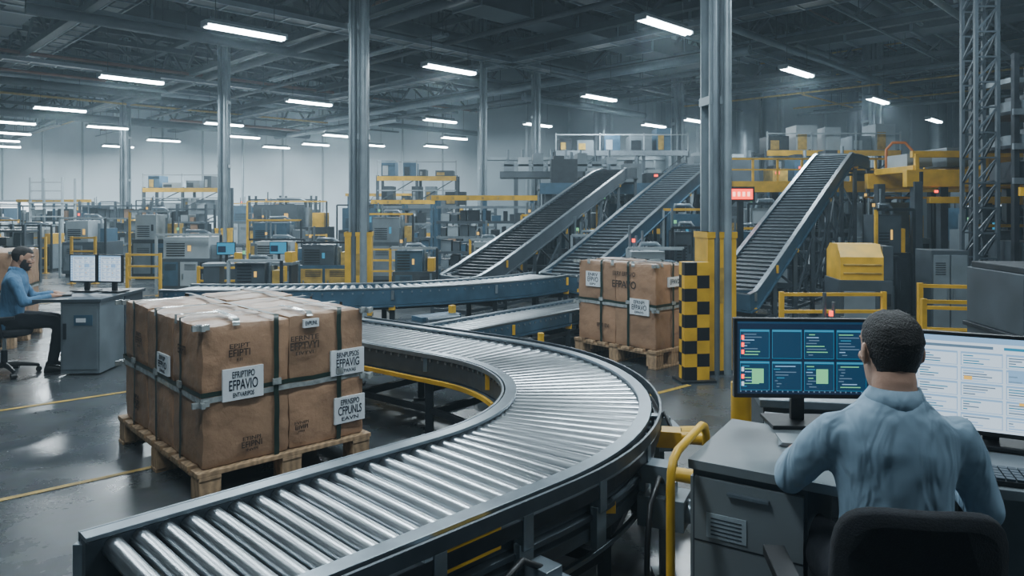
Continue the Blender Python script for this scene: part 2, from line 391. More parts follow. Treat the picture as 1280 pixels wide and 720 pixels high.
for k,(p,t,n,u) in enumerate(lg):
    rot=Matrix.Rotation(math.atan2(n.y,n.x),3,'Z')
    q=p+n*.41; m.box(q.x,q.y,.50,.05,.05,.12,'raillt',rot); m.box(q.x,q.y,.38,.03,.07,.16,'grey',rot)
    if k in(3,5,7,9):
        q=p+n*.50; m.box(q.x,q.y,.30,.20,.16,.13,'grey',rot); c=V((q.x,q.y,.30)); m.cyl(c+n*.09,c+n*.25,.05,'yellow' if k==7 else 'raillt',16); m.cyl(c+n*.25,c+n*.28,.03,'dark',12)
        m.box(q.x,q.y,.39,.1,.08,.05,'raillt',rot); q2=p+n*.36; m.beam((q2.x,q2.y,.3),(q.x,q.y,.3),.06,.06,'dark')
        m.tube([c+V((0,0,.1)),c+V((0,0,.16))-t*.1,c-t*.25+V((0,0,.1)),c-t*.3+V((0,0,-.05)),c-t*.3+V((0,0,-.28))],.012,'black',8)
        m.beam((q.x,q.y,0),(q.x,q.y,.24),.04,.04,'grey'); m.box(q.x,q.y,.01,.1,.1,.02,'grey')
    if k in(5,6): 
        q=p+n*.47; m.box(q.x,q.y,.45,.12,.10,.08,'grey' if k==5 else 'yellow',rot); m.cyl(q+n*.06-V((0,0,.1)),q+n*.17-V((0,0,.1)),.03,'yellow',14)
q=p0+A*.72+V((.707,-.707,0))*.40; m.beam(q+V((0,0,-.02)),q+A*.3+V((0,0,-.02)),.05,.10,'yellow'); m.beam(q+V((0,0,-.02))-A*.02,q+A*.06+V((0,0,-.02)),.056,.106,'greyl')
m.obj(bevel=.002)
def smooth(pts,n=6):
    P=[V(p) for p in pts];o=[]
    for i in range(len(P)-1):
        a=P[max(i-1,0)];b=P[i];c=P[i+1];d=P[min(i+2,len(P)-1)]
        for k in range(n):
            t=k/n;o.append(.5*((2*b)+(c-a)*t+(2*a-5*b+4*c-d)*t*t+(3*b-a-3*c+d)*t**3))
    o.append(P[-1]);return o
m=conveyor('transfer_conveyor',smooth([(-3.8,8.15,.66),(-3.2,8.1,.66),(-1.9,8.2,.66),(-.9,8.55,.66),(.0,9.15,.66),(.5,9.68,.67)]),.55,.1,.035,railmt='blue',railh=.17,legs=1.1,lip='raillt')
m.obj()
def incline(name,path,w,rail='blue',slat='slat',leg=1.0):
    return conveyor(name,smooth(path,5),w,.12,.03,rmt='dark',railmt=rail,railh=.19,legs=leg,belt=slat,lip='raillt',legmt='greyd')
incline('incline_conveyor',[(.6,9.82,.69),(.9,10.2,.78),(3.3,13.5,2.3),(3.75,14.1,2.42),(4.0,14.5,2.42)],.60).obj()
incline('incline_conveyor',[(-.85,9.9,.66),(-.5,10.35,.74),(1.75,14.3,2.18),(2.1,14.8,2.37),(2.3,15.2,2.38)],.60,rail='greyd',slat=True).obj()
incline('incline_conveyor',[(2.7,8.95,.55),(2.95,9.25,.68),(5.45,12.5,2.35),(5.85,13.0,2.52),(6.5,13.8,2.50)],.55).obj()
m=conveyor('low_roller_table',[(-.85,6.7,.40),(1.05,9.0,.40)],.5,.09,.03,railmt='blue',railh=.12,legs=1,rmt='steel'); m.obj()
m=MB('sorter_machine').at(.05,6.35,0,36)
m.bb(-.35,.55,-.22,.17,.05,.26,'greyd'); m.bb(-.3,.2,-.2,.14,.26,.36,'grey'); m.bb(.25,.5,-.18,.14,.26,.32,'blue')
m.bb(-.3,-.02,-.232,-.22,.10,.22,'raillt'); m.bb(.05,.25,-.232,-.22,.10,.22,'dark'); m.bb(.35,.45,-.232,-.22,.17,.22,'scr_c')
m.cyl((-.2,0,.38),(.15,0,.40),.045,'dark',14); m.cyl((.3,.05,.32),(.3,.05,.46),.03,'yellow',10)
for x in(-.3,.5):
    for y in(-.17,.12): m.bb(x-.03,x+.03,y-.03,y+.03,0,.06,'dark')
m.obj(bevel=.006)
m=MB('sorter_machine').at(-1.55,7.3,0,10)
m.bb(-.4,.5,-.2,.2,.06,.34,'greyd'); m.bb(-.3,.4,-.15,.15,.34,.42,'raillt'); m.bb(-.35,-.1,-.21,-.2,.12,.28,'blue'); m.cyl((.1,-.15,.38),(.45,-.15,.38),.045,'yellow',12)
for x in(-.35,.4):
    for y in(-.15,.1): m.bb(x,x+.05,y,y+.05,0,.07,'dark')
m.obj(bevel=.006)
m=MB('transfer_gate').at(-.80,7.65,0,40)
m.bb(-.3,.3,-.15,.15,.34,.42,'rail'); m.bb(-.25,.25,-.1,.1,.42,.47,'blue')
for x in(-.27,.27):
    for y in(-.12,.12): m.box(x,y,.17,.05,.05,.34,'dark')
m.cyl((-.2,-.12,.44),(.2,-.12,.44),.03,'raillt',10); m.box(.2,0,.5,.06,.06,.1,'yellow'); m.obj(bevel=.004)
# ------------------------------------------------------------------ pallet loads
def pallet_load(px,py,ang,Lu,Lv,H,nu,nv,items,vstr_u,vstr_v):
    e=empty('palletised_boxes')
    T=Matrix.Translation((px,py,0))@Matrix.Rotation(math.radians(ang),4,'Z')
    m=MB('pallet'); m.T=T
    for k in range(3):
        y=(.0,Lv/2-.05,Lv-.1)[k]
        m.bb(0,Lu,y,y+.1,0,.022,'wood')
    for x in(0.005,Lu/2-.055,Lu-.125):
        for y in(.005,Lv/2-.06,Lv-.125): m.bb(x,x+.12,y,y+.12,.022,.135,'wood')
        m.bb(x,x+.12,0,Lv,.135,.155,'wood')
    n=max(6,int(Lv/.15))
    for i in range(n):
        y=i*(Lv-.11)/(n-1); m.bb(-.004,Lu+.004,y,y+.11,.155,.18+R(0,.003),'wood')
    m.obj(e,bevel=.003)
    ins=.035; z0=.182; 
    m=MB('cartons'); m.T=T
    tiers=2; hz=(H-z0)/tiers; bu=(Lu-2*ins)/nu; bv=(Lv-2*ins)/nv; N=14
    for t in range(tiers):
        for i in range(nu):
            for j in range(nv):
                c=V((ins+bu*(i+.5),ins+bv*(j+.5),z0+hz*(t+.5))); hs=V((bu/2+.001,bv/2+.001,hz/2+.001)); so=V((i*3.1,j*5.3,t*7.7+px))
                zt=R(-.012,.012) if t==tiers-1 else 0
                for ax in range(3):
                    for sg in(-1,1):
                        vs=[];fs=[];a1=(ax+1)%3;a2=(ax+2)%3
                        for a in range(N+1):
                            for b in range(N+1):
                                p=V((0,0,0));u=-1+2*a/N;v=-1+2*b/N;p[ax]=sg;p[a1]=u;p[a2]=v
                                q=V((p.x*hs.x,p.y*hs.y,p.z*hs.z))
                                rad=.018;inn=V([max(-hs[i2]+rad,min(hs[i2]-rad,q[i2])) for i2 in range(3)]);dd=q-inn
                                if dd.length>0:q=inn+dd.normalized()*min(dd.length,rad)
                                bul=(1-u*u)*(1-v*v)
                                dv=V((0,0,0));dv[ax]=sg*(.008*bul)
                                nn=noise.noise_vector((q+so)*5)*.009+noise.noise_vector((q+so)*15)*.006
                                if p.z<-.9 and t==0: nn.z=0
                                q=q+dv+nn; q.z+=zt*(p.z+1)/2
                                vs.append(c+q)
                        for a in range(N):
                            for b in range(N):
                                f=(a*(N+1)+b,(a+1)*(N+1)+b,(a+1)*(N+1)+b+1,a*(N+1)+b+1); fs.append(f if sg>0 else tuple(reversed(f)))
                        m.add(vs,fs,'kraft' if (i+j+t)%2 else 'kraft2',True)
    m.obj(e)
    m=MB('straps'); m.T=T
    g=.015
    def wob(p,a): return p+noise.noise_vector(p*7)*a
    def strip(path,wd,wdir,mt):
        P=resample(path,.05); vs=[]
        for p in P:
            p=wob(p,.006); vs+= [p-wdir*wd/2,p+wdir*wd/2]
        m.add(vs,[(2*i,2*i+1,2*i+3,2*i+2) for i in range(len(P)-1)],mt,True)
    x0,x1,y0,y1=ins-g,Lu-ins+g,ins-g,Lv-ins+g;zt=H+g+.006
    X=V((1,0,0));Y=V((0,1,0));Z=V((0,0,1)); zc=z0+hz
    strip([(x0+.001,y0+.001,zc-.014),(x1-.001,y0+.001,zc-.014),(x1,y1,zc-.014),(x0,y1,zc-.014),(x0,y0,zc-.014)],.03,Z,'tape')
    strip([(x0,y0,zc+.016),(x1,y0,zc+.016),(x1,y1,zc+.016),(x0,y1,zc+.016),(x0,y0,zc+.016)],.026,Z,'strap')
    for f in vstr_u:
        x=Lu*f; strip([(x,y0-.003,z0),(x,y0-.003,zt),(x,y1,zt),(x,y1,z0)],.03,X,'strap'); m.box(x,y0-.008,zc+.03,.05,.012,.035,'tape')
    for f in vstr_v:
        y=Lv*f; strip([(x0-.003,y,z0),(x0-.003,y,zt),(x1,y,zt),(x1,y,z0)],.03,Y,'strap'); m.box(x0-.008,y,zc+.03,.012,.05,.035,'tape')
    for (x,y) in((x0,y0),(x1,y0),(x0,y1)):
        for z in(zt-.06,zc-.06,): m.box(x,y,z+.03,.02,.09,.03,'tape'); m.box(x,y,z+.03,.09,.02,.03,'tape')
    for f in(.25,.5,.8): strip([(x0,Lv*f+.03,zt-.05),(x0,Lv*f+.03,zt),(x1*.3,Lv*f,zt+.002)],.04,Y,'tape')
    strip([(Lu*.2,y0,zt-.04),(Lu*.2,y0,zt),(Lu*.25,Lv*.3,zt+.002)],.04,X,'tape'); strip([(Lu*.62,y0,zt-.03),(Lu*.62,y0,zt),(Lu*.6,Lv*.25,zt+.002)],.035,X,'tape')
    lab=[]
    for kind,face,a,z,w,h,tx in items:
        if face=='u': c=V((a,y0-.006,z)); xd=V((1,0,0)); nd=V((0,-1,0))
        else: c=V((x0-.006,a,z)); xd=V((0,-1,0)); nd=V((-1,0,0))
        zd=V((0,0,1)); fm=frame(c,xd,zd,nd)
        if kind=='label':
            vs=[c+xd*i*w/2+zd*j*h/2+nd*k for k in(-.012,.003) for i,j in((-1,-1),(1,-1),(1,1),(-1,1))]
            m.add(vs,[(0,3,2,1),(4,5,6,7),(0,1,5,4),(1,2,6,5),(2,3,7,6),(3,0,4,7)],'paper')
            lab.append((fm@Matrix.Translation((0,0,.0045)),w,h,tx,'inkb'))
        else: lab.append((fm@Matrix.Translation((0,0,-.001)),w,h,tx,'ink'))
    m.obj(e)
    for fm,w,h,tx,ink in lab:
        L=tx.split('|');n=len(L)
        for i,s in enumerate(L):
            sz=h*(.7 if n==1 else (.30 if i==0 else .46 if i==1 else .20))
            yy=0 if n==1 else (h*.29,-.04*h,-h*.34)[i]
            ww=w*(.88 if i==1 or n==1 else .74 if i==0 else .6)
            est=len(s)*sz*.66; k=min(1.5,ww/est)
            text(e,s,T@fm@Matrix.Translation((0,yy,0))@Matrix.Diagonal((k,1,1,1)),sz,ink,bold=sz*.012)
    return e
pallet_load(-1.67,3.83,43,1.06,1.50,.965,2,3,[
 ('print','u',.23,.80,.22,.12,'EPIPT|EFIPTI|EII'),('print','u',.62,.79,.28,.14,'EFRNTE|EFPTVYI|EIVYVI'),
 ('label','u',.25,.625,.23,.175,'EFRIPTIPO|EFPAVIO|ENTVARIPOS'),('label','u',.905,.65,.23,.155,'BRNPUPSOS|EFPAVIG|EVPAIVAS'),
 ('label','u',.92,.355,.21,.16,'EPRNSIPO|CFPUNLS|EAVN'),('label','u',.66,.915,.10,.05,'EVPUNL'),
 ('print','u',.30,.28,.2,.10,'ETINPI|EFIPNI|INVPI'),('print','u',.60,.31,.17,.08,'EVNIPI|EIIVIPI|PIVI'),
 ('label','v',.62,.67,.20,.12,'EFRIP|EFPVO|EIVNS'),('print','v',1.1,.75,.22,.12,'EFIPTI|EFRPI|EFPI'),('print','v',1.15,.34,.22,.12,'EIPVI|FRIPI|NIPVI'),('print','v',.3,.80,.2,.10,'EFRPTI')],
 [.42,.80],[.22,.50,.80])
pallet_load(1.42,7.09,42,.62,1.1,1.03,2,2,[
 ('label','v',.84,.84,.2,.16,'ENRV|EFPVO|EIPV'),('print','v',.42,.92,.40,.09,'ERRY EFPAVO'),('print','v',.42,.81,.40,.15,'EFPAVO'),
 ('label','v',.22,.60,.24,.16,'EFRNPI|EFPAVO|EPINVS'),('print','v',.7,.36,.3,.08,'EFPTI EIVI'),('label','u',.32,.85,.2,.1,'EFPAVO')],
 [.5],[.33,.66])
pallet_load(-6.4,7.9,20,.8,1.2,1.1,2,2,[('label','u',.3,.8,.2,.15,'EFRI|EFPAVO|EIV')],[.5],[.5])
# ------------------------------------------------------------------ monitors
def monitor(m,w,h,ui,z0):
    m.bb(-w/2-.012,w/2+.012,-.004,.025,-h/2-.016,h/2+.012,'black'); m.box(0,.04,0,w*.5,.04,h*.5,'black')
    y=-.0055
    def q(x0,x1,z0_,z1,mt,d=0): m.add([(x0,y-d,z0_),(x1,y-d,z0_),(x1,y-d,z1),(x0,y-d,z1)],[(0,1,2,3)],mt)
    def F(a,b,c,d,mt,lv=1): q(-w/2+a*w,-w/2+b*w,-h/2+(1-d)*h,-h/2+(1-c)*h,mt,.0006*lv)
    if ui=='dark':
        F(0,1,0,1,'scr_d',0); F(0,1,0,.03,'scr_p')
        rnd=random.Random(11)
        for i in range(4):
            for j in range(2):
                a=.02+i*.245;b=.11+j*.44; hh=.40
                F(a,a+.225,b,b+hh,'scr_p'); F(a,a+.225,b,b+.03,'scr_c',2); F(a,a+.003,b,b+hh,'scr_c',2); F(a+.222,a+.225,b,b+hh,'scr_c',2); F(a,a+.225,b+hh-.005,b+hh,'scr_c',2)
                if (i,j) in((0,1),(2,1)): F(a+.09,a+.18,b+.10,b+.30,'scr_g',4)
                if (i,j)==(1,0): continue
                for k in range(8):
                    x=a+.012+rnd.random()*.03
                    F(x,x+.02+rnd.random()*.14,b+.06+k*.04,b+.072+k*.04,rnd.choice(['scr_c','scr_t','scr_t','scr_t','scr_g','scr_lb']),3)
                if i==0: 
                    for k in range(3): F(a+.01,a+.03,b+.08+k*.1,b+.14+k*.1,rnd.choice(['red','scr_w','scr_y']),4)
        for i in range(24): F(.02+i*.04,.03+i*.04,.955,.975,'scr_t')
    else:
        F(0,1,0,1,'scr_w',0); F(0,1,0,.06,'scr_lb'); F(0,.10,.06,1,'scr_lb')
        rnd=random.Random(3)
        F(.13,.5,.09,.12,'scr_t'); F(.55,.7,.09,.12,'scr_c'); F(.75,.95,.09,.12,'scr_lb')
        for i in range(4):
            for j in range(5):
                a=.13+i*.215;b=.16+j*.165
                F(a,a+.20,b,b+.02,'scr_lb'); F(a,a+.004,b,b+.15,'scr_lb'); F(a+.196,a+.20,b,b+.15,'scr_lb'); F(a,a+.20,b+.144,b+.15,'scr_lb')
                for k in range(4): F(a+.012,a+.03+rnd.random()*.14,b+.035+k*.027,b+.047+k*.027,rnd.choice(['scr_t','scr_t','scr_lb','scr_c']),2)
        F(.36,.40,.42,.46,'scr_y',3); F(.62,.66,.66,.69,'scr_y',3); F(.57,.77,.32,.46,'scr_lb',2)
        for k in range(8): F(.02,.08,.1+k*.1,.125+k*.1,'scr_w',2)
    m.bb(-.025,.025,.05,.075,z0+.01,0.0,'black'); m.box(0,.05,z0+.008,.24,.17,.014,'black')
# ------------------------------------------------------------------ foreground workstation
m=MB('operator_desk').at(.60,2.40,0,-20)
m.bb(.22,1.75,.05,.68,.733,.762,'desk')
m.bb(1.45,1.74,.07,.60,.03,.733,'grey'); m.bb(.55,1.45,.62,.64,.25,.733,'grey')
m.bb(.5,1.7,.655,.675,.762,.785,'greyd')
for x in(.62,.9,1.2): m.bb(x,x+.02,.62,.65,.0,.733,'dark')
m.at(.60,2.40,0,-32)
m.bb(-.01,.46,-.01,.53,.735,.765,'desk')
m.bb(0,.36,.01,.50,.03,.735,'greyd'); m.bb(.02,.34,.03,.48,0,.03,'dark')
m.bb(.01,.35,-.004,.012,.06,.71,'desk')
for z in(.30,.50): m.bb(.01,.35,-.006,-.003,z,z+.005,'dark')
m.bb(.12,.25,-.02,-.004,.67,.68,'raillt')
m.bb(.05,.18,-.008,-.004,.52,.60,'greyl')
for k in range(5): m.bb(.065,.165,-.0095,-.008,.530+k*.013,.535+k*.013,'greyd')
m.bb(-.012,.002,.02,.48,.1,.7,'desk'); 
for z in(.25,.45): m.bb(-.014,-.012,.04,.46,z,z+.004,'dark')
m.obj(bevel=.004)
m=MB('computer_monitor').at(1.105,2.74,1.03,-3); monitor(m,.49,.275,'dark',-.265); m.obj(bevel=.002)
m=MB('computer_monitor').at(1.67,2.50,.985,-27); monitor(m,.62,.325,'light',-.22); m.obj(bevel=.002)
m=MB('keyboard').at(1.60,2.19,.764,-22)
m.bb(-.21,.21,-.07,.07,0,.014,'black')
for i in range(15):
    for j in range(5): m.bb(-.2+i*.0268,-.2+i*.0268+.022,-.062+j*.0255,-.062+j*.0255+.021,.014,.021,'greyd')
m.obj()
m=MB('computer_mouse'); m.ell((1.90,2.10,.782),.03,.05,.018,'black'); m.obj()
m=MB('document_stack')
for k in range(4): m.at(.99,2.56,.767+k*.004,-20+k*4); m.bb(-.04,.04,-.055,.055,0,.003,'greyl')
m.obj()
m=MB('tubular_guard_rail')
P=[(.50,2.27,0),(.50,2.27,.72),(.503,2.275,.765),(.515,2.30,.795),(.54,2.345,.81),(.69,2.62,.81),(.71,2.655,.795),(.72,2.67,.76),(.72,2.67,0)]
m.tube(P,.014,'yellow',12); m.box(.50,2.27,.006,.1,.1,.012,'yellow'); m.box(.72,2.67,.006,.1,.1,.012,'yellow'); m.obj()
m=MB('bollard'); m.cyl((1.05,3.3,0),(1.05,3.3,.80),.045,'yellow',18); m.cyl((1.05,3.3,0),(1.05,3.3,.02),.1,'dark',18); m.cyl((1.05,3.3,.80),(1.05,3.3,.82),.035,'dark',18); m.obj()
m=MB('control_machine').at(1.55,3.7,0,-10)
m.bb(-.28,.3,-.2,.2,.05,.62,'greyd'); m.bb(-.25,.27,-.22,-.2,.1,.56,'dark'); m.bb(-.3,.32,-.22,.22,.62,.66,'raillt'); m.bb(-.28,.3,-.2,.2,0,.05,'black'); m.obj(bevel=.005)
# ------------------------------------------------------------------ office chair
def chair(name,x,y,rz,sc=1,back=.9,bw=.42):
    m=MB(name).at(x,y,0,rz,sc=sc)
    for k in range(5):
        a=math.radians(72*k+20);d=V((math.cos(a),math.sin(a),0))
        m.tube([V((0,0,.10)),d*.15+V((0,0,.095)),d*.30+V((0,0,.07))],[.03,.022,.018],'black',8)
        c=d*.30; n=V((-d.y,d.x,0)); m.cyl(c-n*.025+V((0,0,.028)),c+n*.025+V((0,0,.028)),.028,'black',14); m.cyl(c+V((0,0,.03)),c+V((0,0,.075)),.01,'dark',8)
    m.cyl((0,0,.08),(0,0,.25),.03,'dark',14); m.cyl((0,0,.25),(0,0,.40),.018,'steel',12); m.box(0,0,.40,.2,.24,.03,'black')
    def pad(c,w,d,h,rot=None,bulge=.0,ex=.35):
        rings=[]
        for i in range(9):
            u=-1+2*i/8;k=math.sqrt(max(0,1-abs(u)**4))
            rings.append([])
            for j in range(32):
                a=2*math.pi*j/32;cx=math.copysign(abs(math.cos(a))**ex,math.cos(a));sy=math.copysign(abs(math.sin(a))**ex,math.sin(a))
                p=V((cx*w/2*(.86+.14*k),sy*d/2*(.86+.14*k),u*h/2)); p.z+=bulge*(p.x/(w/2))**2
                if rot is not None:p=rot@p
                rings[-1].append(p+V(c))
        m.loft(rings,'fabric')
    pad((0,.02,.445),.46,.46,.07)
    pad((0,-.235,back-.22),bw,.42,.05,Matrix.Rotation(math.radians(90+8),3,'X'),bulge=-.05,ex=.5)
    m.tube([(0,-.1,.40),(0,-.26,.42),(0,-.30,.50),(0,-.27,.70)],[.02,.022,.022,.018],'black',8)
    for s in(-1,1):
        m.tube([(s*.16,0,.40),(s*.26,0,.42),(s*.27,-.02,.58),(s*.27,-.02,.60)],.014,'black',8); m.box(s*.27,.0,.61,.06,.22,.03,'black')
    return m.obj(bevel=.003)
# ------------------------------------------------------------------ people
def headrings(k=28):
    zs=[(-.004,.018,.062,.02),(.004,.034,.080,.008),(.022,.046,.090,-.022),(.045,.055,.092,-.045),(.07,.061,.091,-.066),(.095,.066,.089,-.082),(.118,.069,.085,-.092),(.138,.0715,.084,-.098),(.158,.0725,.089,-.101),(.178,.070,.087,-.098),(.196,.0635,.077,-.089),(.212,.052,.060,-.074),(.225,.036,.040,-.053),(.233,.018,.016,-.028)]
    out=[]
    for z,w,f,b in zs:
        cy=(f+b)/2*.3-.002; r=[]
        for j in range(k):
            a=2*math.pi*j/k;c=math.cos(a);s_=math.sin(a)
            yy=cy+(f-cy)*s_ if s_>0 else cy+(cy-b)*s_
            r.append(V((w*math.copysign(abs(c)**.88,c),yy,z)))
        out.append(r)
    return out
def remesh(o,vx,it=4,fac=.5,disp=()):
    r=o.modifiers.new('r','REMESH'); r.mode='VOXEL'; r.voxel_size=vx; r.use_smooth_shade=True
    s=o.modifiers.new('s','SMOOTH'); s.factor=fac; s.iterations=it
    for st,sc,ty in disp:
        t=bpy.data.textures.new('folds',ty); t.noise_scale=sc
        t.noise_depth=1
        d=o.modifiers.new('d','DISPLACE'); d.texture=t; d.strength=st; d.mid_level=.5; d.texture_coords='LOCAL'
def person(name,x,y,rz,sc,shirt,skin,hand_t,elb,hyaw,hpitch,lean,beard,fine,chz=1.10,kneey=.43,feet=.40,wd=1.):
    e=empty(name); e.location=(x,y,0); e.rotation_euler=(0,0,math.radians(rz)); e.scale=(sc,)*3
    m=MB('shirt')
    prof=[(.47,.165,.115,0),(.53,.18,.125,0),(.62,.168,.120,.005),(.74,.160,.112,.01),(.86,.178,.120,.01),(.95,.190,.118,0),(1.005,.183,.104,-.005),(1.04,.145,.090,-.01),(1.068,.095,.074,-.01),(1.10,.062,.062,-.005)]
    ln=math.tan(math.radians(lean))
    rings=[]
    for z,w,d,yo in prof:
        oy=(z-.5)*ln+yo; w*=wd if z<1.06 else 1
        rings.append([V((w*math.copysign(abs(math.cos(a))**.8,math.cos(a)),oy+d*math.sin(a),z)) for a in [2*math.pi*j/32 for j in range(32)]])
    m.loft(rings,shirt)
    ysh=(1.0-.5)*ln
    hands=[]
    for s,h,el in((-1,hand_t[0],elb[0]),(1,hand_t[1],elb[1])):
        sh=V((s*.180*wd,ysh-.005,.980)); el=V(el); h=V(h); d=(h-el).normalized(); wr=h
        m.ell(sh+V((s*-.01,0,-.005)),.066,.064,.062,shirt)
        m.tube([V((s*.10,ysh,.975)),sh,sh.lerp(el,.3)+V((s*.004,0,0)),sh.lerp(el,.7),el-(el-sh).normalized()*.02,el+d*.03,el.lerp(wr,.5),wr-d*.03],[.064,.062,.060,.053,.049,.049,.043,.035],shirt,16)
        m.ell(el,.048,.050,.050,shirt)
        hands.append((s,wr,d))
    o=m.obj(e); remesh(o,.009 if fine else .013,7,.5,((.018,.13,'CLOUDS'),) if fine else ((.015,.09,'CLOUDS'),))
    m=MB('collar'); cy=.575*ln-.006
    rg=[]
    for k in range(28):
        a=2*math.pi*k/28; c=V((math.cos(a),math.sin(a),0)); fr_=max(0,math.sin(a))
        b=V((c.x*.066,cy+c.y*.066,1.078-.03*fr_)); 
        rg.append([b+c*.018+V((0,0,-.022)),b+c*.012+V((0,0,.010)),b+V((0,0,.036)),b-c*.006+V((0,0,.032)),b-c*.004+V((0,0,-.02))])
    rg.append(rg[0]); m.loft(rg,shirt,True,False); m.obj(e)
    hy=.60*ln+.005; HM=Matrix.Translation((0,hy+.01,chz))@Matrix.Rotation(math.radians(hyaw),4,'Z')@Matrix.Rotation(math.radians(-hpitch),4,'X')
    m=MB('head'); 
    m.tube([(0,hy-.016,1.03),(0,hy-.016,1.08),(0,hy-.014,chz+.05),(0,hy-.004,chz+.10)],[.062,.058,.057,.052],skin,20)
    m.T=HM; HR=headrings(); m.loft(HR,skin)
    m.tube([(0,.080,.138),(0,.094,.118),(0,.106,.100),(0,.100,.092),(0,.085,.088)],[.008,.010,.0125,.013,.010],skin,10)
    for s in(-1,1):
        m.ell((s*.010,.094,.094),.008,.009,.006,skin); m.ell((s*.03,.078,.158),.024,.012,.007,skin); m.ell((s*.043,.060,.105),.020,.02,.018,skin)
        er=Matrix.Rotation(math.radians(s*22),3,'Z'); m.ell((s*.079,-.012,.122),.008,.019,.031,skin,rot=er); m.ell((s*.075,-.008,.103),.008,.012,.014,skin,rot=er)
    m.ell((0,.086,.020),.024,.014,.016,skin); m.ell((0,.092,.066),.026,.008,.006,skin); m.ell((0,.091,.055),.022,.009,.006,skin)
    o=m.obj(e); remesh(o,.0045 if fine else .006,3,.4)
    m=MB('face_details'); m.T=HM
    for s in(-1,1):
        m.ell((s*.031,.0785,.136),.0125,.008,.0075,'white',12,8); m.ell((s*.031,.0855,.136),.005,.003,.005,'black',10,6)
        m.tube([(s*.013,.092,.151),(s*.03,.0945,.157),(s*.048,.082,.153)],[.003,.0045,.002],'hair',6)
        m.tube([(s*.019,.083,.142),(s*.031,.088,.1455),(s*.043,.080,.141)],.0018,'hair',6)
    m.tube([(-.022,.092,.0605),(0,.0995,.061),(.022,.092,.0605)],.0022,'lip',6)
    m.obj(e)
    def shell(nm,fn,mt):
        m=MB(nm); m.T=HM; rr=[]; H2=[]
        HH=headrings(56)
        for i in range(len(HH)-1):
            for t in(0,.25,.5,.75): H2.append([HH[i][j].lerp(HH[i+1][j],t) for j in range(56)])
        H2.append(HH[-1]); c=V((0,-.008,.13))
        for r in H2:
            q=[]
            for p in r:
                d=(p-c); d.z*=.8; d.normalize(); th=math.atan2(p.y+.01,abs(p.x)); q.append(p+d*fn(th,p.z,p)+noise.noise_vector(p*110)*.0016)
            rr.append(q)
        m.loft(rr,mt); return m.obj(e)
    def hmask(th,z,p):
        td=math.degrees(th)
        if td<-35: hl=.048
        elif td<-12: hl=.048+( td+35)/23*.055
        elif td<12: hl=.103+(.035*(td+12)/24)
        elif td<35: hl=.138+(td-12)/23*.05
        else: hl=.186+.006*math.cos(th*3)
        if z<hl: return max(-.008,-.002-(hl-z)*.4)
        return -.002+min(.011,.011*math.sqrt((z-hl)/.10))*(1.0 if z>.15 else .8)+max(0,min(.004,(z-.18)*.1))
    shell('hair',hmask,'hair')
    if beard:
        def bm(th,z,p):
            td=math.degrees(th); up=.085 if td>40 else (.115 if td>5 else .05)
            if td<-2: return -.008
            if td>62 and .048<z<.075: return -.005
            k=max(-1,min(1,(up-z)/.01)); return .0045*k-.001
        shell('beard',bm,'hair')
    for s,wr,d in hands:
        m=MB('hand'); f=V((d.x,d.y,0)).normalized(); f=(f+V((-s*.25,0,-.08))).normalized()
        xx=V((-s*f.y, s*f.x,0)).normalized(); zz=xx.cross(f)*(-s)
        if zz.z<0: zz=-zz
        m.T=frame(wr,xx,f,zz)
        m.tube([(0,-.05,0),(0,-.01,0),(0,.01,0)],[.027,.026,.025],skin,12)
        rings=[]
        for yy,w,t in((-.01,.026,.019),(.015,.032,.018),(.05,.040,.015),(.08,.041,.013),(.093,.036,.010)):
            rings.append([V((w*math.cos(a),yy,t*math.sin(a))) for a in [2*math.pi*j/16 for j in range(16)]])
        m.loft(rings,skin)
        for fx,L,sp in((.030,.070,.10),(.0105,.078,.03),(-.0105,.074,-.03),(-.030,.058,-.10)):
            b=V((fx,.082,0));pts_=[b-V((0,.02,0)),b]; q=b.copy()
            for seg,an in((.42,12),(.32,30),(.26,45)):
                a=math.radians(an); q=q+V((sp*L*seg,math.cos(a)*L*seg,-math.sin(a)*L*seg)); pts_.append(q.copy())
            m.tube(pts_,[.0095,.0095,.0088,.008,.006],skin,10)
        m.tube([(.018,.015,-.004),(.036,.038,-.008),(.048,.060,-.014),(.050,.082,-.022)],[.014,.0125,.010,.007],skin,10)
        o=m.obj(e); remesh(o,.0036 if fine else .005,2,.4)
    m=MB('trousers')
    rings=[[V((w*math.cos(a),d_*math.sin(a)+yo,z)) for a in [2*math.pi*j/24 for j in range(24)]] for z,w,d_,yo in((.46,.12,.10,0),(.48,.17,.13,0),(.56,.175,.13,0),(.60,.160,.118,0))]
    m.loft(rings,'pants')
    for s in(-1,1):
        m.tube([(s*.08,-.03,.545),(s*.10,.10,.55),(s*.12,kneey*.6,.545),(s*.13,kneey,.525),(s*.13,kneey+.03,.47),(s*.13,(kneey+feet)/2+.02,.30),(s*.13,feet,.10)],[.095,.092,.080,.066,.062,.057,.050],'pants',18)
    o=m.obj(e); remesh(o,.014,5,.5,((.01,.06,'CLOUDS'),))
    m=MB('shoes')
    for s in(-1,1):
        rings=[]
        for yy,w,h in((-.075,.02,.04),(-.065,.034,.07),(-.02,.037,.09),(.04,.040,.075),(.10,.045,.055),(.15,.040,.042),(.18,.02,.028)):
            rings.append([V((s*.13+w*math.cos(a),feet+yy,max(0.0,h*.5+h*.52*math.sin(a)))) for a in [2*math.pi*j/16 for j in range(16)]])
        m.loft(rings,'shoe')
    m.obj(e)
    return e
person('seated_operator',1.065,1.99,-8,.99,'shirt','skin',[(-.175,.41,.785),(.24,.30,.79)],[(-.25,.16,.79),(.255,.06,.765)],hyaw=6,hpitch=3,lean=3,beard=False,fine=True,chz=1.08,wd=.90)
chair('office_chair',1.01,1.94,-8,back=.90,bw=.40)
